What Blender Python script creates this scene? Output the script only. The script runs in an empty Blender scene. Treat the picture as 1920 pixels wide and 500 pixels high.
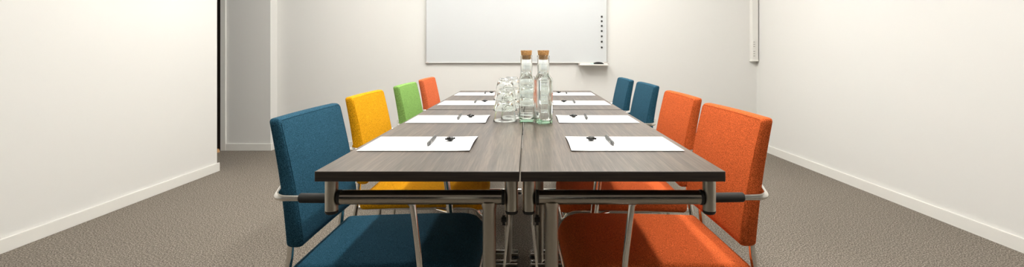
import bpy, bmesh, math, random
from mathutils import Vector, Matrix
random.seed(7)
S = bpy.context.scene
C = S.collection
PI = math.pi

# ------------------------------------------------------------------ materials
def mat(name, color=(.8,.8,.8), rough=.5, metal=0.0, **kw):
    m = bpy.data.materials.new(name); m.use_nodes = True
    b = m.node_tree.nodes['Principled BSDF']
    b.inputs['Base Color'].default_value = (*color, 1)
    b.inputs['Roughness'].default_value = rough
    b.inputs['Metallic'].default_value = metal
    for k, v in kw.items():
        b.inputs[k.replace('_', ' ')].default_value = v
    return m
def nodes(m):
    nt = m.node_tree
    return nt, nt.nodes['Principled BSDF']
def noise(nt, scale, detail=2, vec=None, rough=.5):
    n = nt.nodes.new('ShaderNodeTexNoise'); n.inputs['Scale'].default_value = scale
    n.inputs['Detail'].default_value = detail; n.inputs['Roughness'].default_value = rough
    if vec is not None: nt.links.new(vec, n.inputs['Vector'])
    return n
def objvec(nt, scale=(1,1,1), rot=(0,0,0)):
    t = nt.nodes.new('ShaderNodeTexCoord'); mp = nt.nodes.new('ShaderNodeMapping')
    mp.inputs['Scale'].default_value = scale; mp.inputs['Rotation'].default_value = rot
    nt.links.new(t.outputs['Object'], mp.inputs['Vector'])
    return mp.outputs['Vector']
def ramp(nt, fac, stops):
    r = nt.nodes.new('ShaderNodeValToRGB'); e = r.color_ramp.elements
    while len(e) < len(stops): e.new(.5)
    for i, (p, c) in enumerate(stops):
        e[i].position = p; e[i].color = (*c, 1)
    nt.links.new(fac, r.inputs['Fac'])
    return r.outputs['Color']
def bump(nt, b, h, strength, dist):
    n = nt.nodes.new('ShaderNodeBump'); n.inputs['Strength'].default_value = strength
    n.inputs['Distance'].default_value = dist
    nt.links.new(h, n.inputs['Height']); nt.links.new(n.outputs['Normal'], b.inputs['Normal'])

def fabric(name, c):
    m = mat(name, c, .9); nt, b = nodes(m)
    b.inputs['Specular IOR Level'].default_value = .08
    v = objvec(nt)
    n = noise(nt, 420, 3, v, .7)
    lo = tuple(x*.45 for x in c); hi = tuple(min(1, x*1.55+.012) for x in c)
    col = ramp(nt, n.outputs['Fac'], [(.38, lo), (.5, c), (.64, hi)])
    nt.links.new(col, b.inputs['Base Color'])
    bump(nt, b, n.outputs['Fac'], .22, .001)
    return m
M = {}
M['blue'] = fabric('blue_wool', (.019, .077, .122))
M['orange'] = fabric('orange_wool', (.55, .104, .024))
M['yellow'] = fabric('yellow_wool', (.70, .32, .004))
M['green'] = fabric('green_wool', (.20, .37, .095))
M['coral'] = fabric('coral_wool', (.56, .125, .045))

def paint(name, c, bs=.08):
    m = mat(name, c, .75); nt, b = nodes(m)
    b.inputs['Specular IOR Level'].default_value = .25
    n = noise(nt, 180, 3, objvec(nt)); bump(nt, b, n.outputs['Fac'], bs, .002)
    return m
M['wall'] = paint('wall_paint', (.705, .70, .675), .03)
M['reflectpanel'] = mat('dark_reflection_glass', (.012, .012, .012), .08)  # for the added panels behind the camera, seen only in reflections
M['ceil'] = paint('ceiling_paint', (.76, .75, .72), .03)
M['trimw'] = mat('trim_white_gloss', (.76, .75, .71), .4)
M['board'] = mat('whiteboard_enamel', (.585, .605, .612), .45)
M['alu'] = mat('anodised_aluminium', (.72, .71, .68), .35, .7)
M['greyplastic'] = mat('grey_plastic', (.55, .5, .47), .5)
M['chrome'] = mat('chrome', (.78, .76, .72), .12, 1.0)
ANR = 0.25
def steel():
    m = mat('brushed_nickel', (.45, .415, .36), .24, 1.0); nt, b = nodes(m)
    n = noise(nt, 3, 2, objvec(nt, (2, 2, 2)))
    r = nt.nodes.new('ShaderNodeMapRange'); r.inputs[3].default_value = .07; r.inputs[4].default_value = .13
    nt.links.new(n.outputs['Fac'], r.inputs[0]); nt.links.new(r.outputs[0], b.inputs['Roughness'])
    return m
M['nickel'] = steel()
def brushed_post():
    m = mat('brushed_steel_post', (.50, .465, .40), .34, 1.0, Anisotropic=.9, Anisotropic_Rotation=ANR); nt, b = nodes(m)
    tg = nt.nodes.new('ShaderNodeTangent'); tg.direction_type = 'RADIAL'; tg.axis = 'Z'
    nt.links.new(tg.outputs[0], b.inputs['Tangent'])
    return m
M['post'] = brushed_post()
M['black'] = mat('black_rubber', (.012, .012, .011), .45)
M['foam'] = mat('black_foam_grip', (.022, .021, .019), .75)
M['blackplastic'] = mat('black_gloss_plastic', (.008, .008, .008), .2)
M['paper'] = mat('white_paper', (.93, .93, .93), .8)
M['ink'] = mat('grey_ink', (.55, .56, .6), .8)
M['pensilver'] = mat('pen_silver', (.045, .045, .042), .4, .0)
M['penblack'] = mat('pen_black', (.02, .02, .02), .3)
def wood_top():
    m = mat('taupe_wood_laminate', (.16, .13, .11), .30); nt, b = nodes(m)
    v = objvec(nt, (290, 9, 60)); n = noise(nt, 1.0, 5, v, .6)
    v2 = objvec(nt, (48, 1.3, 10)); n2 = noise(nt, 1.0, 4, v2, .55)
    a = nt.nodes.new('ShaderNodeMath'); a.operation = 'MULTIPLY_ADD'
    a.inputs[1].default_value = .55
    nt.links.new(n.outputs['Fac'], a.inputs[0])
    s = nt.nodes.new('ShaderNodeMath'); s.operation = 'MULTIPLY'; s.inputs[1].default_value = .45
    nt.links.new(n2.outputs['Fac'], s.inputs[0]); nt.links.new(s.outputs[0], a.inputs[2])
    col = ramp(nt, a.outputs[0], [(.39, (.032, .021, .014)), (.5, (.073, .051, .037)), (.60, (.140, .103, .076))])
    nt.links.new(col, b.inputs['Base Color'])
    bump(nt, b, n.outputs['Fac'], .12, .001)
    return m
M['woodtop'] = wood_top()
def wood_edge():
    m = mat('dark_wood_edge', (.03, .022, .017), .4); nt, b = nodes(m)
    n = noise(nt, 1.0, 4, objvec(nt, (8, 8, 500)), .6)
    col = ramp(nt, n.outputs['Fac'], [(.35, (.018, .013, .010)), (.6, (.05, .037, .029))])
    nt.links.new(col, b.inputs['Base Color'])
    return m
M['woodedge'] = wood_edge()
def carpet():
    m = mat('speckled_carpet', (.15, .13, .11), .95); nt, b = nodes(m)
    b.inputs['Specular IOR Level'].default_value = .1
    v = objvec(nt)
    n = noise(nt, 150, 4, v, .8)
    n2 = noise(nt, 1.3, 2, v)
    col = ramp(nt, n.outputs['Fac'], [(.36, (.060, .050, .040)), (.5, (.165, .143, .118)), (.64, (.52, .465, .395))])
    mx = nt.nodes.new('ShaderNodeMix'); mx.data_type = 'RGBA'; mx.blend_type = 'MULTIPLY'
    mx.inputs[0].default_value = .35
    g = ramp(nt, n2.outputs['Fac'], [(.3, (.8, .8, .8)), (.7, (1, 1, 1))])
    nt.links.new(col, mx.inputs[6]); nt.links.new(g, mx.inputs[7])
    nt.links.new(mx.outputs[2], b.inputs['Base Color'])
    bump(nt, b, n.outputs['Fac'], .5, .004)
    return m
M['carpet'] = carpet()
def cork():
    m = mat('cork', (.5, .28, .1), .85); nt, b = nodes(m)
    n = noise(nt, 260, 4, objvec(nt), .7)
    col = ramp(nt, n.outputs['Fac'], [(.34, (.20, .08, .02)), (.46, (.55, .28, .09)), (.7, (.75, .46, .19))])
    nt.links.new(col, b.inputs['Base Color']); bump(nt, b, n.outputs['Fac'], .5, .001)
    return m
M['cork'] = cork()
M['glass'] = mat('clear_glass', (.985, .995, .985), .0, 0, Transmission_Weight=1.0, IOR=1.47)
M['glassg'] = mat('pale_green_glass', (.975, .995, .983), .0, 0, Transmission_Weight=1.0, IOR=1.5)
M['glassbase'] = mat('green_glass_base', (.62, .93, .72), .02, 0, Transmission_Weight=1.0, IOR=1.5)
M['water'] = mat('water', (.99, 1, .995), .0, 0, Transmission_Weight=1.0, IOR=1.33)
M['doorwood'] = mat('dark_brown_door', (.035, .022, .014), .5)
M['oak'] = mat('pale_oak', (.55, .30, .12), .45)
M['hole'] = mat('socket_dark', (.12, .11, .08), .6)
def emit(name, c, s):
    m = mat(name, (.9,.9,.9), .5)
    nt, b = nodes(m)
    b.inputs['Emission Color'].default_value = (*c, 1); b.inputs['Emission Strength'].default_value = s
    return m

# ------------------------------------------------------------------ mesh helpers
def link(name, bm, m, parent=None, smooth=True, angle=35):
    me = bpy.data.meshes.new(name)
    bmesh.ops.recalc_face_normals(bm, faces=bm.faces[:])
    bm.normal_update()
    for f in bm.faces: f.smooth = smooth
    if smooth:
        for e in bm.edges:
            if len(e.link_faces) == 2 and e.calc_face_angle(0) > math.radians(angle): e.smooth = False
    bm.to_mesh(me); bm.free()
    for x in (m if isinstance(m, (list, tuple)) else [m]): me.materials.append(x)
    o = bpy.data.objects.new(name, me); C.objects.link(o)
    if parent is not None: o.parent = parent
    return o
def thing(name, label, cat, loc=(0,0,0), rz=0, group=None):
    o = bpy.data.objects.new(name, None); C.objects.link(o)
    o.location = loc; o.rotation_euler = (0,0,rz); o.empty_display_size = .05
    o['label'] = label; o['category'] = cat
    if group: o['group'] = group
    return o
def box(bm, x0, x1, y0, y1, z0, z1, bev=0, seg=2, mi=0):
    r = bmesh.ops.create_cube(bm, size=1)
    vs = r['verts']
    for v in vs:
        v.co = Vector(((x0+x1)/2 + v.co.x*(x1-x0), (y0+y1)/2 + v.co.y*(y1-y0), (z0+z1)/2 + v.co.z*(z1-z0)))
    es = list({e for v in vs for e in v.link_edges}); fs = list({f for v in vs for f in v.link_faces})
    for f in fs: f.material_index = mi
    if bev: bmesh.ops.bevel(bm, geom=es, offset=bev, segments=seg, affect='EDGES', profile=.5)
    return bm
def B(*a, **k): return box(bmesh.new(), *a, **k)
def fillet(pts, r, seg=7):
    pts = [Vector(p) for p in pts]; out = [pts[0]]
    for i in range(1, len(pts)-1):
        p = pts[i]; a = (pts[i-1]-p); b = (pts[i+1]-p)
        rr = r[i-1] if isinstance(r, (list, tuple)) else r
        ang = a.angle(b)
        if rr <= 0 or ang > PI-.02: out.append(p); continue
        d = min(rr/math.tan(ang/2), a.length*.49, b.length*.49)
        rr = d*math.tan(ang/2)
        a.normalize(); b.normalize()
        s = p+a*d; e = p+b*d
        cen = p + (a+b).normalized()*(rr/math.sin(ang/2))
        va = s-cen; vb = e-cen; th = va.angle(vb)
        for k in range(seg+1):
            t = k/seg
            out.append(cen + va*(math.sin((1-t)*th)/math.sin(th)) + vb*(math.sin(t*th)/math.sin(th)))
    out.append(pts[-1]); return out
def tube(bm, pts, r, n=16, caps=True, mi=0):
    pts = [Vector(p) for p in pts]; N = len(pts)
    rs = r if isinstance(r, (list, tuple)) else [r]*N
    tans = []
    for i in range(N):
        a = pts[max(0,i-1)]; b = pts[min(N-1,i+1)]; tans.append((b-a).normalized())
    up = Vector((0,0,1)) if abs(tans[0].z) < .9 else Vector((1,0,0))
    x = tans[0].cross(up).normalized(); rings = []
    for i in range(N):
        t = tans[i]; x = (x - t*x.dot(t)).normalized(); y = t.cross(x)
        rings.append([bm.verts.new(pts[i] + (x*math.cos(2*PI*k/n) + y*math.sin(2*PI*k/n))*rs[i]) for k in range(n)])
    for i in range(N-1):
        for k in range(n):
            f = bm.faces.new((rings[i][k], rings[i][(k+1)%n], rings[i+1][(k+1)%n], rings[i+1][k])); f.material_index = mi
    if caps:
        bm.faces.new(rings[0][::-1]).material_index = mi; bm.faces.new(rings[-1]).material_index = mi
    return bm
def T(pts, r, fr=0, n=16, seg=7): return tube(bmesh.new(), fillet(pts, fr, seg) if fr else pts, r, n)
def lathe(bm, prof, n=40, cx=0, cy=0, cz=0, mi=0):
    """prof: list of (r,z); r == 0 becomes a pole."""
    rings = []
    for r, z in prof:
        if r <= 1e-7: rings.append([bm.verts.new((cx, cy, cz+z))])
        else: rings.append([bm.verts.new((cx+r*math.cos(2*PI*k/n), cy+r*math.sin(2*PI*k/n), cz+z)) for k in range(n)])
    for a, b in zip(rings, rings[1:]):
        for k in range(n):
            q = []
            q += [a[k], a[(k+1)%n]] if len(a) > 1 else [a[0]]
            q += [b[(k+1)%n], b[k]] if len(b) > 1 else [b[0]]
            if len(q) > 2: bm.faces.new(q).material_index = mi
    return bm
def arc_in(R, t):
    if R <= 0 or t >= R: return 0.0
    return R - math.sqrt(max(0, R*R - (R-t)**2))
def pad(mapf, a0, a1, hv, thick, R0, R1, r, na=22):
    """upholstered slab: a = long axis, v = lateral axis, t = 0..1 through the thickness."""
    bm = bmesh.new()
    ts = sorted({round(x, 6) for x in
        [r*(1-math.cos(PI/2*k/5)) for k in range(6)] +
        [max(R0, R1)*(1-math.cos(PI/2*k/9)) for k in range(10)] + [hv*k/8 for k in range(1, 9)]})
    ts = [t for i, t in enumerate(ts) if i == 0 or t - ts[i-1] > .0006]
    vs = [-hv+t for t in ts] + [hv-t for t in reversed(ts[:-1])]
    loops = []
    for v in vs:
        t = hv-abs(v)
        A0 = a0 + arc_in(R0, t); A1 = a1 - arc_in(R1, t)
        ins = min(arc_in(r, t), thick*.49); h = thick/2-ins; rr = min(r, h) if h > 0 else 0
        pts = []
        def corner(ac, sc, st, en):
            for k in range(6):
                th = math.radians(st + (en-st)*k/5)
                pts.append((ac + rr*math.cos(th), sc + rr*math.sin(th)))
        for k in range(1, na): pts.append((A0+rr + (A1-A0-2*rr)*k/na, -h))
        corner(A1-rr, -h+rr, -90, 0); corner(A1-rr, h-rr, 0, 90)
        for k in range(na-1, 0, -1): pts.append((A0+rr + (A1-A0-2*rr)*k/na, h))
        corner(A0+rr, h-rr, 90, 180); corner(A0+rr, -h+rr, 180, 270)
        loops.append([bm.verts.new(mapf(a, v, s)) for a, s in pts])
    n = len(loops[0])
    for L, K in zip(loops, loops[1:]):
        for k in range(n): bm.faces.new((L[k], L[(k+1)%n], K[(k+1)%n], K[k]))
    bm.faces.new(loops[0]); bm.faces.new(loops[-1][::-1])
    bmesh.ops.remove_doubles(bm, verts=bm.verts[:], dist=1e-5)
    return bm
def struct(name, bm, m, smooth=False):
    o = link(name, bm, m, None, smooth); o['kind'] = 'structure'; return o
def copy_tree(o, parent=None):
    c = o.copy(); C.objects.link(c); c.parent = parent
    for ch in list(o.children):
        copy_tree(ch, c)
    return c
def recolour(root, m_from, m_to):
    """give a copied chair its own upholstery"""
    stack = [root]
    while stack:
        o = stack.pop(); stack += list(o.children)
        if o.type == 'MESH' and m_from is not m_to and o.data.materials and o.data.materials[0] is m_from:
            o.data = cache.setdefault((o.data.name, m_to.name), None) or newmesh(o, m_to)
cache = {}
def newmesh(o, m):
    k = (o.data.name, m.name); d = o.data.copy(); d.materials[0] = m; cache[k] = d; return d

# ------------------------------------------------------------------ room
CEIL = 2.62
ZB = 5.11          # back wall
ZN = 4.977         # wall of the nook
XL = -2.695; XP = -2.71
def xr(y): return 2.545 - .0285*(y-2.413)
struct('floor', B(-4.6, 3.2, -3.0, 5.6, -.1, 0), M['carpet'])
struct('ceiling', B(-4.6, 3.2, -3.0, 5.6, CEIL, CEIL+.1), M['ceil'])
struct('wall_back', B(XP, 3.2, ZB, ZB+.15, 0, CEIL), M['wall'])
struct('wall_left', B(XL-.12, XL, -3.0, 4.10, 0, CEIL), M['wall'])
bm = bmesh.new()
q = [(xr(-3), -3), (xr(-3)+.15, -3), (xr(5.3)+.15, 5.3), (xr(5.3), 5.3)]
lo = [bm.verts.new((x, y, 0)) for x, y in q]; hi = [bm.verts.new((x, y, CEIL)) for x, y in q]
bm.faces.new(lo[::-1]); bm.faces.new(hi)
for k in range(4): bm.faces.new((lo[k], lo[(k+1)%4], hi[(k+1)%4], hi[k]))
struct('wall_right', bm, M['wall'])
struct('wall_front', B(-4.6, 3.2, -3.0, -2.9, 0, CEIL), M['wall'])
for k, (a, b) in enumerate([(-2.3, -.9), (-.55, -.1), (.25, 1.9)]):  # unseen dark panels, added to put stripes into the metal's reflections
    struct('reflection_panel_%d' % (k+1), B(a, b, -2.9, -2.88, .12, 2.2), M['reflectpanel'])
    fr = bmesh.new(); box(fr, a-.03, a, -2.9, -2.86, .09, 2.23); box(fr, b, b+.03, -2.9, -2.86, .09, 2.23); box(fr, a, b, -2.9, -2.86, .09, .12); box(fr, a, b, -2.9, -2.86, 2.2, 2.23)
    struct('trim_%d' % (k+2), fr, M['trimw'])  # frame of the added panel
# nook beyond the end of the left wall: the wall facing us, with a doorway in it
bm = B(-3.215, XP, ZN, ZB+.15, 0, CEIL); box(bm, -4.12, -3.215, ZN, ZB+.15, 2.1, CEIL); box(bm, -4.6, -4.12, ZN, ZB+.15, 0, CEIL)
struct('wall_nook', bm, M['wall'])
struct('wall_corridor', B(-4.6, -4.5, -3.0, 5.6, 0, CEIL), M['wall'])
struct('wall_header', B(-4.5, XL, 4.10, 4.22, 2.28, CEIL), M['wall'])
struct('ceiling_nook', B(-4.5, XL, 4.22, ZN, 2.36, 2.42), M['ceil'])
# door lining and dark door
bm = B(-3.227, -3.172, ZN-.018, ZN, 0, 2.15, .003); box(bm, -4.17, -4.11, ZN-.018, ZN, 0, 2.15, .003); box(bm, -4.11, -3.227, ZN-.018, ZN, 2.09, 2.15, .003)
struct('trim_1', bm, M['trimw'])
dr = thing('door_1', 'dark brown door in the nook beyond the left wall', 'door', (-3.66, ZN+.05, 0)); dr['kind'] = 'structure'
del dr['label']; del dr['category']
link('door_leaf', B(-.455, .44, 0, .045, .01, 2.09, .002), M['doorwood'], dr, False)
link('door_handle', T([(-.39, .0, 1.0), (-.39, -.05, 1.0), (-.28, -.05, 1.0)], .009, .012), M['chrome'], dr)
# baseboards
HB = .073
struct('baseboard_left', B(XL, XL+.015, -2.9, 4.115, 0, HB, .002), M['trimw'])
bm = bmesh.new(); t = .015
q = [(xr(-2.9)-t, -2.9), (xr(-2.9)+.001, -2.9), (xr(ZB)+.001, ZB), (xr(ZB)-t, ZB)]
lo = [bm.verts.new((x, y, 0)) for x, y in q]; hi = [bm.verts.new((x, y, HB)) for x, y in q]
bm.faces.new(lo[::-1]); bm.faces.new(hi)
for k in range(4): bm.faces.new((lo[k], lo[(k+1)%4], hi[(k+1)%4], hi[k]))
struct('baseboard_right', bm, M['trimw'])
bm = B(XP, xr(ZB), ZB-t, ZB, 0, HB, .002); struct('baseboard_back', bm, M['trimw'])
bm = B(-3.172, XP+t, ZN-t, ZN, 0, HB, .002); box(bm, XP, XP+t, ZN, ZB-t, 0, HB, .002)
struct('baseboard_nook', bm, M['trimw'])
# doorstop
o = link('doorstop', lathe(bmesh.new(), [(0, .036), (.012, .035), (.02, .030), (.024, .02), (.026, .006), (.026, 0), (0, 0)], 24), M['oak'])
o.location = (-3.215, ZN-.09, 0); o['label'] = 'small rounded pale wooden doorstop on carpet beside the dark door'; o['category'] = 'doorstop'

# ------------------------------------------------------------------ ceiling lamps (above the frame)
LC = (1.0, .975, .93)
def lamp(x, y, w, l, s, lab):
    t = thing('ceiling_light', lab, 'ceiling light', (x, y, CEIL-.05), 0, 'slim ceiling lamps')
    b = B(-w/2-.012, w/2+.012, -l/2-.012, l/2+.012, .012, .05, .004)
    link('housing', b, M['trimw'], t, False)
    link('diffuser', B(-w/2, w/2, -l/2, l/2, -.03, .012, .006), emit('lamp_diffuser', LC, s), t, False)
lamp(.87, 1.35, .11, 1.5, 36, 'white slim ceiling lamp, front one of the right row')
lamp(.87, 3.75, .11, 1.5, 42, 'white slim ceiling lamp, rear one of the right row')
lamp(-.12, 1.35, .11, 1.5, 44, 'white slim ceiling lamp, front one of the middle row')
lamp(-.12, 3.60, .11, 1.5, 37, 'white slim ceiling lamp, rear one of the middle row')
lamp(-1.45, 1.35, .11, 1.5, 4, 'white slim ceiling lamp, front one of the left row')
lamp(-1.45, 3.6, .11, 1.4, 42, 'white slim ceiling lamp, rear one of the left row')

# ------------------------------------------------------------------ tables
HT = .745; TH = .0238
def make_table(x0, x1, y0, y1, inner, label):
    """inner = +1 when the leg stands near the right end of each rail"""
    cx = (x0+x1)/2; cy = (y0+y1)/2
    t = thing('folding_table', label, 'table', (cx, cy, 0), 0, 'conference tables pushed together')
    hx = (x1-x0)/2; hy = (y1-y0)/2
    bm = B(-hx, hx, -hy, hy, HT-TH, HT, .0012, 1)
    for f in bm.faces: f.material_index = 0 if f.normal.z > .5 or f.calc_center_median().z > HT-.0004 else 1
    bm.normal_update()
    for f in bm.faces: f.material_index = 0 if f.normal.z > .9 else 1
    link('tabletop', bm, [M['woodtop'], M['woodedge']], t, False)
    zr = .670; lx = inner*(hx-.0745)
    for s in (-1, 1):          # s=-1: near end
        yy = s*(hy-.05)
        for e in (-1, 1):
            px = e*(hx-(.0195 if e != inner else .0195))
            p = link('leg_socket', lathe(bmesh.new(), [(0, HT-TH), (.0155, HT-TH), (.0155, .639), (0, .639)], 28, px, yy), M['post'], t)
            link('end_cap', lathe(bmesh.new(), [(0, .639), (.0158, .639), (.0158, .635), (.0135, .631), (0, .631)], 28, px, yy), M['black'], p)
        a = -hx+.0195+.0155+.001 if inner > 0 else -hx+.0195+.0155+.001
        b = hx-.0195-.0155-.001 if inner > 0 else hx-.0195-.0155-.001
        r = link('rail', T([(a+.007, yy, zr), (b-.007, yy, zr)], .0172, 0, 32), M['nickel'], t)
        for c in (a, b-.008): link('collar', T([(c, yy, zr), (c+.001, yy, zr), (c+.007, yy, zr), (c+.008, yy, zr)], [.0165, .0182, .0182, .0165], 0, 32), M['black'], r)
        lg = link('leg', T([(lx, yy, zr-.01), (lx, yy, zr-.017), (lx, yy, zr-.0235), (lx, yy, zr-.026), (lx, yy, .03)], [.0190, .0188, .0175, .0162, .0162], 0, 32), M['post'], t)
        f0 = inner*(hx-.03); f1 = -inner*(hx-.06)
        ft = T([(f0, yy, .021), (f1, yy, .021)], .0155, 0, 24)
        link('foot', ft, M['chrome'], t)
        for fx in (f0-inner*.012, f1+inner*.012):
            link('glide', lathe(bmesh.new(), [(0, .008), (.016, .008), (.018, 0), (0, 0)], 18, fx, yy), M['black'], t)
        sx = inner*(hx-.028)
        st = link('strut', T([(sx, yy-s*.03, .70), (sx, yy-s*.028, .60), (sx-inner*.02, yy-s*.02, .40), (sx-inner*.034, yy, .20)], .0032, .03, 10), M['chrome'], t)
        cl = bmesh.new()
        for k in range(4): box(cl, sx-inner*.012-.006, sx-inner*.012+.006, yy-s*.032, yy-s*.026, .600+k*.003, .602+k*.003, .0005)
        box(cl, sx-inner*.012-.0035, sx-inner*.012+.0035, yy-s*.031, yy-s*.027, .592, .616, .001)
        link('clip', cl, M['black'], st)
    return t
make_table(-.498, -.0203, 1.103, 2.302, 1, 'grey-brown wood-topped folding table, front left of the four')
make_table(-.0170, .461, 1.103, 2.302, -1, 'grey-brown wood-topped folding table, front right of the four')
make_table(-.498, -.0203, 2.318, 3.495, 1, 'grey-brown wood-topped folding table, rear left of the four')
make_table(-.0170, .461, 2.318, 3.495, -1, 'grey-brown wood-topped folding table, rear right of the four')

# ------------------------------------------------------------------ chair
# local: +x forward (towards the table), origin under the rear top edge of the backrest
BW = .222; SW = .225
def back_u(w):  # rear face of backrest
    k = (.83-w)/.37
    return .052*k + .006*math.sin(PI*k)
def make_chair(m):
    t = thing('conference_chair', '', 'chair')
    TB = .034
    def mp(a, v, s):        # a = height, s through thickness
        k = (a-.452)/.378
        th = 1 + .55*(1-k)
        front = (s+TB/2)*th
        if k < .08: front -= .009*((.08-k)/.08)**2 * (1 if s > 0 else 0)
        bul = .006*max(0, math.cos(v/BW*PI/2))*math.sin(PI*min(1, max(0, k))) * (1 if s > 0 else -.2)
        curve = -.003*(1-(v/BW)**2)      # gently dished across
        return Vector((back_u(a)+front+bul+curve, v, a + (.0015*(1-(v/BW)**2) if k > .9 else 0)))
    bk = link('backrest', pad(mp, .452, .83, BW, TB, .016, .014, .010), m, t)
    # seam round the front face
    pts = []
    def P(a, v): return mp(a, v, TB/2-.001) + Vector((.0008, 0, 0))
    ih = BW-.006; A0 = .462; A1 = .824
    for k in range(13): pts.append(P(A0+.008 + (A1-A0-.016)*k/12, -ih))
    for k in range(13): pts.append(P(A1, -ih+.008+(2*ih-.016)*k/12))
    for k in range(13): pts.append(P(A1-.008 - (A1-A0-.016)*k/12, ih))
    for k in range(13): pts.append(P(A0, ih-.008-(2*ih-.016)*k/12))
    pts.append(pts[0])
    link('seam', tube(bmesh.new(), pts, .0011, 6, False), m, bk)
    U0, U1 = .062, .60
    TS = .056
    def ms(a, v, s):
        k = (a-U0)/(U1-U0)
        w = .385 + s
        if s > 0: w += .006*math.sin(PI*k)*math.cos(v/SW*PI/2)
        w -= .035*max(0, (k-.82)/.18)**2            # waterfall front
        w -= .014*(1-k)**1.5
        return Vector((a, v, w))
    st = link('seat', pad(ms, U0, U1, SW, TS, .022, .07, .017), m, t)
    pts = []
    for k in range(17): pts.append(ms(U0+.06+(U1-.11-U0-.04)*k/16, -SW, -.004)+Vector((0,-.0004,0)))
    link('seam', tube(bmesh.new(), pts, .0011, 6, False), m, st)
    R = .0093
    for s in (-1, 1):
        # arm tube: behind the back, out, forward, then down as the front leg
        arm = T([(.018, s*.165, .622), (.046, s*.262, .613), (.415, s*.262, .610), (.430, s*.262, .595)], R, [.028, .03], 16, 9)
        link('arm_tube', arm, M['chrome'], t)
        link('armrest_pad', T([(.112, s*.262, .6125), (.115, s*.262, .6125), (.37, s*.262, .6108), (.373, s*.262, .6108)], [.011, .0135, .0135, .011], 0, 20), M['foam'], t)
        link('leg', T([(.423, s*.262, .606), (.431, s*.262, .597), (.452, s*.262, .42), (.495, s*.262, .012)], R, .03, 16), M['chrome'], t)
        link('leg', T([(.058, s*.195, .50), (.052, s*.195, .42), (.036, s*.20, .30), (-.01, s*.215, .012)], R, .08, 16), M['chrome'], t)
        for q in ((.495, s*.262), (-.01, s*.215)):
            link('foot_cap', lathe(bmesh.new(), [(0, .03), (.0115, .03), (.0125, .004), (.011, 0), (0, 0)], 18, *q), M['black'], t)
        link('strut', T([(.40, s*.215, .345), (.458, s*.258, .345)], .007, 0, 12), M['chrome'], t)
    link('seat_rail', T([(.055, .197, .346), (.565, .197, .346), (.592, .197, .30), (.592, -.197, .30), (.565, -.197, .346), (.055, -.197, .346)], .0085, [.04, .03, .03, .04], 14), M['chrome'], t)
    link('cross_bar', T([(.056, -.197, .346), (.056, .197, .346)], .0085, 0, 14), M['chrome'], t)
    return t
base = make_chair(M['blue'])
chairs = [  # side, outer top x, centre y, fabric, label, yaw
 (-1, .757, 1.597, 'blue', 'deep blue upholstered armchair at the left table side, nearest on that side', 0),
 (-1, .794, 2.265, 'yellow', 'yellow upholstered chrome-framed armchair, the only yellow one', 0),
 (-1, .780, 2.945, 'green', 'light green upholstered armchair, the only green one', 0),
 (-1, .790, 3.62, 'coral', 'orange-red upholstered armchair at the far left, beyond the green chair', 0),
 (1, .716, 1.608, 'orange', 'orange upholstered armchair at the right table side, nearest of the orange ones', .03),
 (1, .741, 2.225, 'orange', 'orange upholstered armchair on the right between the front orange and the blue chairs', 0),
 (1, .769, 2.975, 'blue', 'dark blue upholstered armchair on the right, directly behind the second orange chair', 0),
 (1, .753, 3.565, 'blue', 'dark blue upholstered armchair on the right, farthest from us by the whiteboard wall', 0)]
for i, (s, X, y, mn, lab, yaw) in enumerate(chairs):
    o = base if i == 0 else copy_tree(base)
    o.location = (s*X, y, 0); o.rotation_euler = (0, 0, (0 if s < 0 else PI)+yaw)
    o['label'] = lab; o['group'] = 'armchairs around the conference tables'; o['category'] = 'chair'
    recolour(o, M['blue'], M[mn])

# ------------------------------------------------------------------ notepads, pens, sweets
def make_pad():
    t = thing('notepad', '', 'notepad')
    W, D = .318, .224
    # pages: outline grid lifted along the inner (local +x) edge
    def sheet(z0, th, lift, x0, x1, m, name):
        bm = bmesh.new(); nx, ny = 24, 10; top = []; bot = []
        for i in range(nx+1):
            a = []; b = []
            for j in range(ny+1):
                u = i/nx; v = j/ny
                x = x0+(x1-x0)*u; y = -D/2+D*v
                k = max(0, (u-.80)/.20)
                z = z0 + lift*k*k*math.sin(PI*(.06+.88*v))
                a.append(bm.verts.new((x, y, z+th))); b.append(bm.verts.new((x, y, z)))
            top.append(a); bot.append(b)
        for i in range(nx):
            for j in range(ny):
                bm.faces.new((top[i][j], top[i+1][j], top[i+1][j+1], top[i][j+1]))
                bm.faces.new((bot[i][j], bot[i][j+1], bot[i+1][j+1], bot[i+1][j]))
        for i in range(nx):
            bm.faces.new((top[i][0], bot[i][0], bot[i+1][0], top[i+1][0])); bm.faces.new((top[i][ny], top[i+1][ny], bot[i+1][ny], bot[i][ny]))
        for j in range(ny):
            bm.faces.new((top[0][j], top[0][j+1], bot[0][j+1], bot[0][j])); bm.faces.new((top[nx][j], bot[nx][j], bot[nx][j+1], top[nx][j+1]))
        return link(name, bm, m, t)
    sheet(.0014, .0008, .006, -W/2, W/2, M['paper'], 'page_block')
    link('back_cover', B(-W/2+.004, W/2+.0005, -D/2+.002, D/2-.002, 0, .0014), M['blackplastic'], t, False)
    bm = bmesh.new()
    for k in range(4):
        for j in range(3): box(bm, W/2-.105+k*.0085+j*.0022, W/2-.1036+k*.0085+j*.0022, .028-(j%2)*.001, .0315, .0026, .00275)
    link('printed_line', bm, M['ink'], t, False)
    return t
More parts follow.
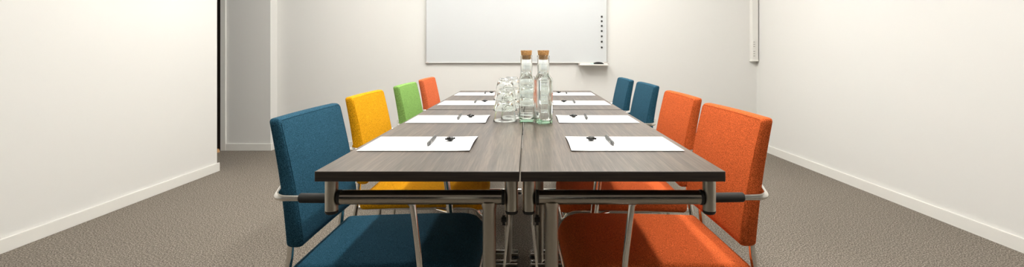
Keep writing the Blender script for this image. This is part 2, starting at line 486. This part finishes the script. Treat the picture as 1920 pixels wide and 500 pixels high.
def make_pen():
    t = thing('ballpoint_pen', '', 'pen')
    # along local y, tip at -y
    def rl(prof, m, name, n=20):
        bm = lathe(bmesh.new(), prof, n); bmesh.ops.rotate(bm, verts=bm.verts, cent=(0,0,0), matrix=Matrix.Rotation(PI/2, 3, 'X'))
        bmesh.ops.translate(bm, verts=bm.verts, vec=(0, 0, .0055)); return link(name, bm, m, t)
    # after rotation about X: z -> -y
    rl([(0, .073), (.0008, .0725), (.0012, .069), (.0035, .062), (.0046, .052), (0, .052)], M['pensilver'], 'tip')
    rl([(0, .052), (.0052, .052), (.0054, .040), (.0050, .030), (0, .030)], M['penblack'], 'grip')
    rl([(0, .030), (.0055, .030), (.0055, .026), (0, .026)], M['chrome'], 'ring')
    rl([(0, .026), (.0053, .026), (.0054, -.050), (.0048, -.062), (0, -.062)], M['pensilver'], 'barrel')
    rl([(0, -.062), (.003, -.062), (.003, -.070), (.002, -.072), (0, -.072)], M['penblack'], 'push_button')
    link('clip', T([(0, .060, .0112), (0, .055, .0132), (0, .022, .0122)], .0011, .002, 8), M['chrome'], t)
    return t
def make_sweet():
    t = thing('wrapped_sweet', '', 'sweet')
    bm = bmesh.new(); bmesh.ops.create_icosphere(bm, subdivisions=3, radius=1)
    for v in bm.verts:
        c = v.co; w = 1 + .10*math.sin(9*c.x+4*c.y)*math.cos(7*c.y-3*c.z)
        v.co = Vector((c.x*.0115*w, c.y*.0125*w, c.z*.0068*w + .007))
    link('wrapped_body', bm, M['blackplastic'], t, True, 60)
    for s in (-1, 1):
        bm = bmesh.new(); n = 14; c0 = bm.verts.new((s*.0105, 0, .006)); ring = []
        for k in range(n+1):
            a = -1.05 + 2.1*k/n; r = .0062 + .001*math.sin(5*k)
            ring.append(bm.verts.new((s*(.0095+r*math.cos(a)), r*math.sin(a), .0065 + (.0035 if k%2 else -.002))))
        for k in range(n): bm.faces.new((c0, ring[k], ring[k+1]))
        r = bmesh.ops.solidify(bm, geom=bm.faces[:], thickness=.0006)
        link('wrapper_end', bm, M['blackplastic'], t, False)
    return t
P0, N0, W0 = make_pad(), make_pen(), make_sweet()
ord_l = ['nearest on the left side', 'second from the front on the left side', 'third from the front on the left side', 'farthest on the left side']
ys = [1.440, 1.975, 2.615, 3.195]
xl = [-.323, -.326, -.322, -.324]; xrr = [.281, .281, .281, .281]
pen_l = [(-.296, 1.455), (-.291, 2.005), (-.293, 2.65), (-.292, 3.235)]
pen_r = [(.252, 1.462), (.246, 2.01), (.257, 2.64), (.262, 3.235)]
sw_l = [(-.243, 1.475), (-.245, 2.02), (-.243, 2.655), (-.25, 3.24)]
sw_r = [(.198, 1.480), (.194, 2.02), (.20, 2.645), (.21, 3.24)]
first = True
for side in (0, 1):
    for i in range(4):
        who = ord_l[i] if side == 0 else ord_l[i].replace('left', 'right')
        seat = [['blue chair at front left', 'yellow chair', 'green chair', 'orange-red chair at far left'],
                ['front orange chair', 'second orange chair', 'nearer blue chair on the right', 'farther blue chair on the right']][side][i]
        p, n, w = (P0, N0, W0) if first else (copy_tree(P0), copy_tree(N0), copy_tree(W0)); first = False
        p.location = ((xl if side == 0 else xrr)[i], ys[i], HT); p.rotation_euler = (0, 0, 0 if side == 0 else PI)
        p['label'] = 'white paper notepad laid before the %s' % seat; p['group'] = 'notepads laid out on the tables'
        x, y = (pen_l if side == 0 else pen_r)[i]
        n.location = (x, y, HT+.0027); n.rotation_euler = (0, 0, [.03, .05, .04, .06][i] if side == 0 else [-.0, -.06, -.03, -.05][i])
        n['label'] = 'silver and black ballpoint pen on the notepad before the %s' % seat; n['group'] = 'pens on the notepads'
        x, y = (sw_l if side == 0 else sw_r)[i]
        w.location = (x, y, HT+.0027); w.rotation_euler = (0, 0, [.6, -.2, .3, -.5, 2.6, 0.1, .4, -.3][side*4+i])
        w['label'] = 'small black wrapped sweet on the notepad before the %s' % seat; w['group'] = 'sweets on the notepads'

# ------------------------------------------------------------------ tumblers (upside down, nested)
GH = .088; STEP = .043
def make_glass():
    bm = bmesh.new()
    ro, rb = .0480, .0275; th = .0026
    def R(z): return ro + (rb-ro)*(z/GH)
    prof = [(R(0)-th, .0008), (R(0)-th*.5, 0), (R(0), .0008)]
    for k in range(1, 9): prof.append((R(GH*.93*k/8), GH*.93*k/8))
    prof += [(rb-.001, GH*.975), (rb-.004, GH), (0, GH-.001)]
    prof2 = [(0, GH-.012), (rb-.008, GH-.012), (rb-.0055, GH-.016)]
    for k in range(7, 0, -1): prof2.append((R(GH*.8*k/8)-th, GH*.8*k/8))
    lathe(bm, prof + prof2 + [prof[0]], 48)
    bmesh.ops.remove_doubles(bm, verts=bm.verts[:], dist=1e-6)
    o = link('drinking_glass', bm, M['glass'], None, True, 50)
    o['category'] = 'glass'; o['group'] = 'upturned glasses stacked by the bottles'
    return o
g0 = make_glass(); first = True
stacks = [(-.093, 1.925, 'nearest, leftmost stack'), (-.069, 2.026, 'stack just behind the leftmost one'), (.003, 2.115, 'stack behind the left bottle'), (.070, 2.205, 'stack behind the right bottle')]
lv = ['lowest', 'middle', 'topmost']
for x, y, nm in stacks:
    for k in range(3):
        o = g0 if first else g0.copy()
        if not first: C.objects.link(o)
        first = False
        o.location = (x+random.uniform(-.0006, .0006), y, HT+.0004+STEP*k); o.rotation_euler = (0, 0, random.random()*6)
        o['label'] = 'clear upturned drinking glass, %s in the %s' % (lv[k], nm)

# ------------------------------------------------------------------ bottles
def sq_ring(bm, hw, z, rad, n=10):
    """rounded square ring of half width hw, corner radius rad"""
    out = []
    rad = min(rad, hw)
    for q in range(4):
        cx = (hw-rad)*(1, -1, -1, 1)[q]; cy = (hw-rad)*(1, 1, -1, -1)[q]
        for k in range(n):
            a = PI/2*q + PI/2*k/(n-1)
            out.append(bm.verts.new((cx+rad*math.cos(a), cy+rad*math.sin(a), z)))
    return out
def loft(bm, rings, close0=True, close1=True):
    for a, b in zip(rings, rings[1:]):
        n = len(a)
        for k in range(n): bm.faces.new((a[k], a[(k+1)%n], b[(k+1)%n], b[k]))
    if close0: bm.faces.new(rings[0][::-1])
    if close1: bm.faces.new(rings[-1])
KW, KZ = .905, .965
BODY = [(w*(KW if z < .195 else 1.07), z*KZ, r*(KW if z < .195 else 1.07)) for w, z, r in [(.0285, 0, .008), (.0318, .003, .009), (.033, .010, .010), (.0335, .10, .010), (.0335, .172, .010), (.0325, .182, .012), (.029, .190, .016), (.0245, .196, .022), (.0225, .201, .0225), (.0220, .21, .022), (.0220, .268, .022), (.0232, .270, .0232), (.0232, .275, .0232), (.0222, .2765, .0222)]]
def make_bottle():
    t = thing('glass_bottle', '', 'bottle')
    bm = bmesh.new()
    outer = [sq_ring(bm, w, z, r) for w, z, r in BODY]
    th = .0028
    inn = [(.0195, .2765, .0195), (.0192, .21, .0192), (.0196, .201, .0196), (.0215, .196, .0195), (.026, .1885, .014), (.0295, .180, .009), (.0306, .172, .008), (.0306, .10, .008), (.0300, .020, .008), (.026, .013, .012), (.014, .0115, .014), (.003, .0125, .003)]
    inner = [sq_ring(bm, w*(KW if z < .195 else 1.07), z*KZ, r*(KW if z < .195 else 1.07)) for w, z, r in inn]
    loft(bm, outer+inner)
    link('bottle_body', bm, M['glassg'], t, True, 50)
    bm = bmesh.new()
    e = .0005
    wr = [(.003, .0130, .003), (.014, .0122, .014), (.0257, .0137, .012)] + [(.0300-e, .0205, .008), (.0306-e, .10, .008), (.0306-e, .172, .008), (.0295-e, .1797, .009), (.026-e, .188, .014), (.0215-e, .1955, .0195), (.0196-e, .2005, .0191), (.0192-e, .21, .0187), (.0192-e, .242, .0187)]
    loft(bm, [sq_ring(bm, w*(KW if z < .195 else 1.07), z*KZ, r*(KW if z < .195 else 1.07)) for w, z, r in wr])
    link('water', bm, M['water'], t, True, 50)
    bm = bmesh.new()
    loft(bm, [sq_ring(bm, w*KW, z, r) for w, z, r in [(.0286, .0105, .008), (.0292, .0035, .008), (.026, .0012, .008)][::-1]])
    link('thick_base', bm, M['glassbase'], t, True, 50)
    c = lathe(bmesh.new(), [(0, .254), (.0180, .254), (.0190, .2668), (.0205, .2675), (.0230, .2845), (.0223, .2865), (0, .2865)], 36)
    link('cork_stopper', c, M['cork'], t, True, 40)
    return t
b0 = make_bottle(); b1 = copy_tree(b0)
b0.location = (-.0065, 1.910, HT+.0005); b0.rotation_euler = (0, 0, math.radians(3))
b0['label'] = 'square clear glass water bottle with cork stopper, left of the two'
b1.location = (.0605, 1.868, HT+.0005); b1.rotation_euler = (0, 0, math.radians(24))
b1['label'] = 'square clear glass water bottle with cork stopper, right of the two, slightly turned'
for b in (b0, b1): b['group'] = 'water bottles at the table centre'

# ------------------------------------------------------------------ whiteboard
XW0, XW1, ZW0, ZW1 = -1.102, .853, .914, 2.13
YW = ZB-.026
wb = thing('whiteboard', 'large white magnetic whiteboard with slim metal frame on the back wall', 'whiteboard', ((XW0+XW1)/2, ZB, ZW0))
hw = (XW1-XW0)/2; HH = ZW1-ZW0
link('writing_surface', B(-hw+.008, hw-.008, -.020, -.002, .008, HH-.008), M['board'], wb, False)
bm = B(-hw, hw, -.026, -.002, 0, .009, .0015); box(bm, -hw, hw, -.026, -.002, HH-.009, HH, .0015)
box(bm, -hw, -hw+.007, -.026, -.002, .009, HH-.009, .001); box(bm, hw-.007, hw, -.026, -.002, .009, HH-.009, .001)
link('frame', bm, M['alu'], wb, False)
for sx in (-1, 1):
    for zz in (0, HH-.03):
        link('corner_cap', B(min(sx*hw, sx*(hw-.032)) - .0012, max(sx*hw, sx*(hw-.032)) + .0012, -.028, -.001, zz-.0012+(.018 if zz else 0), zz+.0132+(.018 if zz else 0), .002), M['greyplastic'], wb, False)
# tray
bm = B(-.155, .155, -.085, 0, 0, .005, .0015); box(bm, -.155, .155, -.089, -.083, 0, .014, .002); box(bm, -.155, .155, -.004, 0, 0, .022, .001)
tr = link('pen_tray', bm, M['trimw'], wb, False); tr.location = (.698-(XW0+XW1)/2, -.027, .892-ZW0)
for s in (-1, 1): link('end_cap', B(s*.1565-.0025, s*.1565+.0025, -.09, 0, -.003, .024, .001), M['greyplastic'], tr, False)
# eraser (black, domed)
bm = bmesh.new(); n = 22; loops = []
for yv, k in ((-.022, .86), (-.018, 1), (.018, 1), (.022, .86)):
    L = []
    for i in range(n+1):
        a = PI*i/n; L.append(bm.verts.new((-.058*math.cos(a)*k, yv, .008+.024*math.sin(a)*k)))
    L += [bm.verts.new((.058*k, yv, 0)), bm.verts.new((-.058*k, yv, 0))]
    loops.append(L)
loft(bm, loops)
er = link('board_eraser', bm, M['black'], None, True, 40)
er.location = (.748, ZB-.027-.045, .892+.005); er['label'] = 'black domed board eraser lying on the pen tray'; er['category'] = 'eraser'
# marker on the tray
mk = thing('board_marker', 'pale green and white marker pen lying on the whiteboard tray', 'marker', (.625, ZB-.027-.07, .892+.0145), 0)
link('barrel', T([(-.06, 0, 0), (.035, 0, 0)], .009, 0, 18), M['trimw'], mk)
link('cap', T([(.035, 0, 0), (.065, 0, 0), (.072, 0, 0)], [.0095, .0095, .007], 0, 18), mat('mint_plastic', (.45, .75, .6), .4), mk)
# magnets
bmg = lathe(bmesh.new(), [(0, -.009), (.0075, -.009), (.0098, -.007), (.0098, 0), (0, 0)], 22)
bmesh.ops.rotate(bmg, verts=bmg.verts, cent=(0,0,0), matrix=Matrix.Rotation(-PI/2, 3, 'X'))
mg = link('board_magnet', bmg, M['black'])
names = ['topmost', 'second from the top', 'third from the top', 'middle', 'third from the bottom', 'second from the bottom', 'lowest']
for i, py in enumerate([31.2, 39.7, 48.5, 58, 68, 78, 88.8]):
    o = mg if i == 0 else mg.copy()
    if i: C.objects.link(o)
    o.location = (138.2*5.09/887, ZB-.0202, 1.02+(100-py)*5.09/887)
    o['label'] = 'small round black magnet, %s in the column on the whiteboard' % names[i]; o['category'] = 'magnet'; o['group'] = 'magnets in a column on the whiteboard'
# trim the magnets so that they sit on the surface (thickness goes towards us)
for v in mg.data.vertices: v.co.y = -abs(v.co.y)

# ------------------------------------------------------------------ socket trunking in the right corner
tk = thing('cable_trunking', 'cream vertical cable trunking with sockets near the right corner', 'cable trunking', (2.435, ZB, .94))
link('duct', B(-.042, .022, -.062, 0, 0, CEIL-.94-.001, .002), M['trimw'], tk, False)
link('end_cap', B(-.045, .025, -.065, 0, -.006, .012, .003), M['trimw'], tk, False)
for zz in (.065, .165):
    f = link('socket_plate', B(-.040, -.008, -.0665, -.0615, zz-.03, zz+.06, .0015), M['trimw'], tk, False)
    bm = bmesh.new()
    for dz in (-.012, .012, .035): box(bm, -.031, -.025, -.0672, -.0655, zz+dz-.003, zz+dz+.004); box(bm, -.021, -.015, -.0672, -.0655, zz+dz-.003, zz+dz+.004)
    link('pin_holes', bm, M['hole'], f, False)

# ------------------------------------------------------------------ world, camera, view
w = bpy.data.worlds.new('world'); S.world = w; w.use_nodes = True
w.node_tree.nodes['Background'].inputs[0].default_value = (.5, .5, .5, 1); w.node_tree.nodes['Background'].inputs[1].default_value = .02
cam = bpy.data.cameras.new('camera'); co = bpy.data.objects.new('camera', cam); C.objects.link(co)
co.location = (0, 0, 1.02); co.rotation_euler = (PI/2, 0, 0)
cam.sensor_width = 36; cam.sensor_fit = 'HORIZONTAL'; cam.lens = 36*887/1920
cam.shift_x = -30/1920; cam.shift_y = -150/1920; cam.clip_start = .05
S.camera = co
S.view_settings.view_transform = 'Standard'; S.view_settings.look = 'None'
S.cycles.max_bounces = 40; S.cycles.transmission_bounces = 40; S.cycles.glossy_bounces = 12; S.cycles.diffuse_bounces = 4
S.view_settings.exposure = 0.34; S.view_settings.gamma = 1; S.view_settings.use_curve_mapping = False
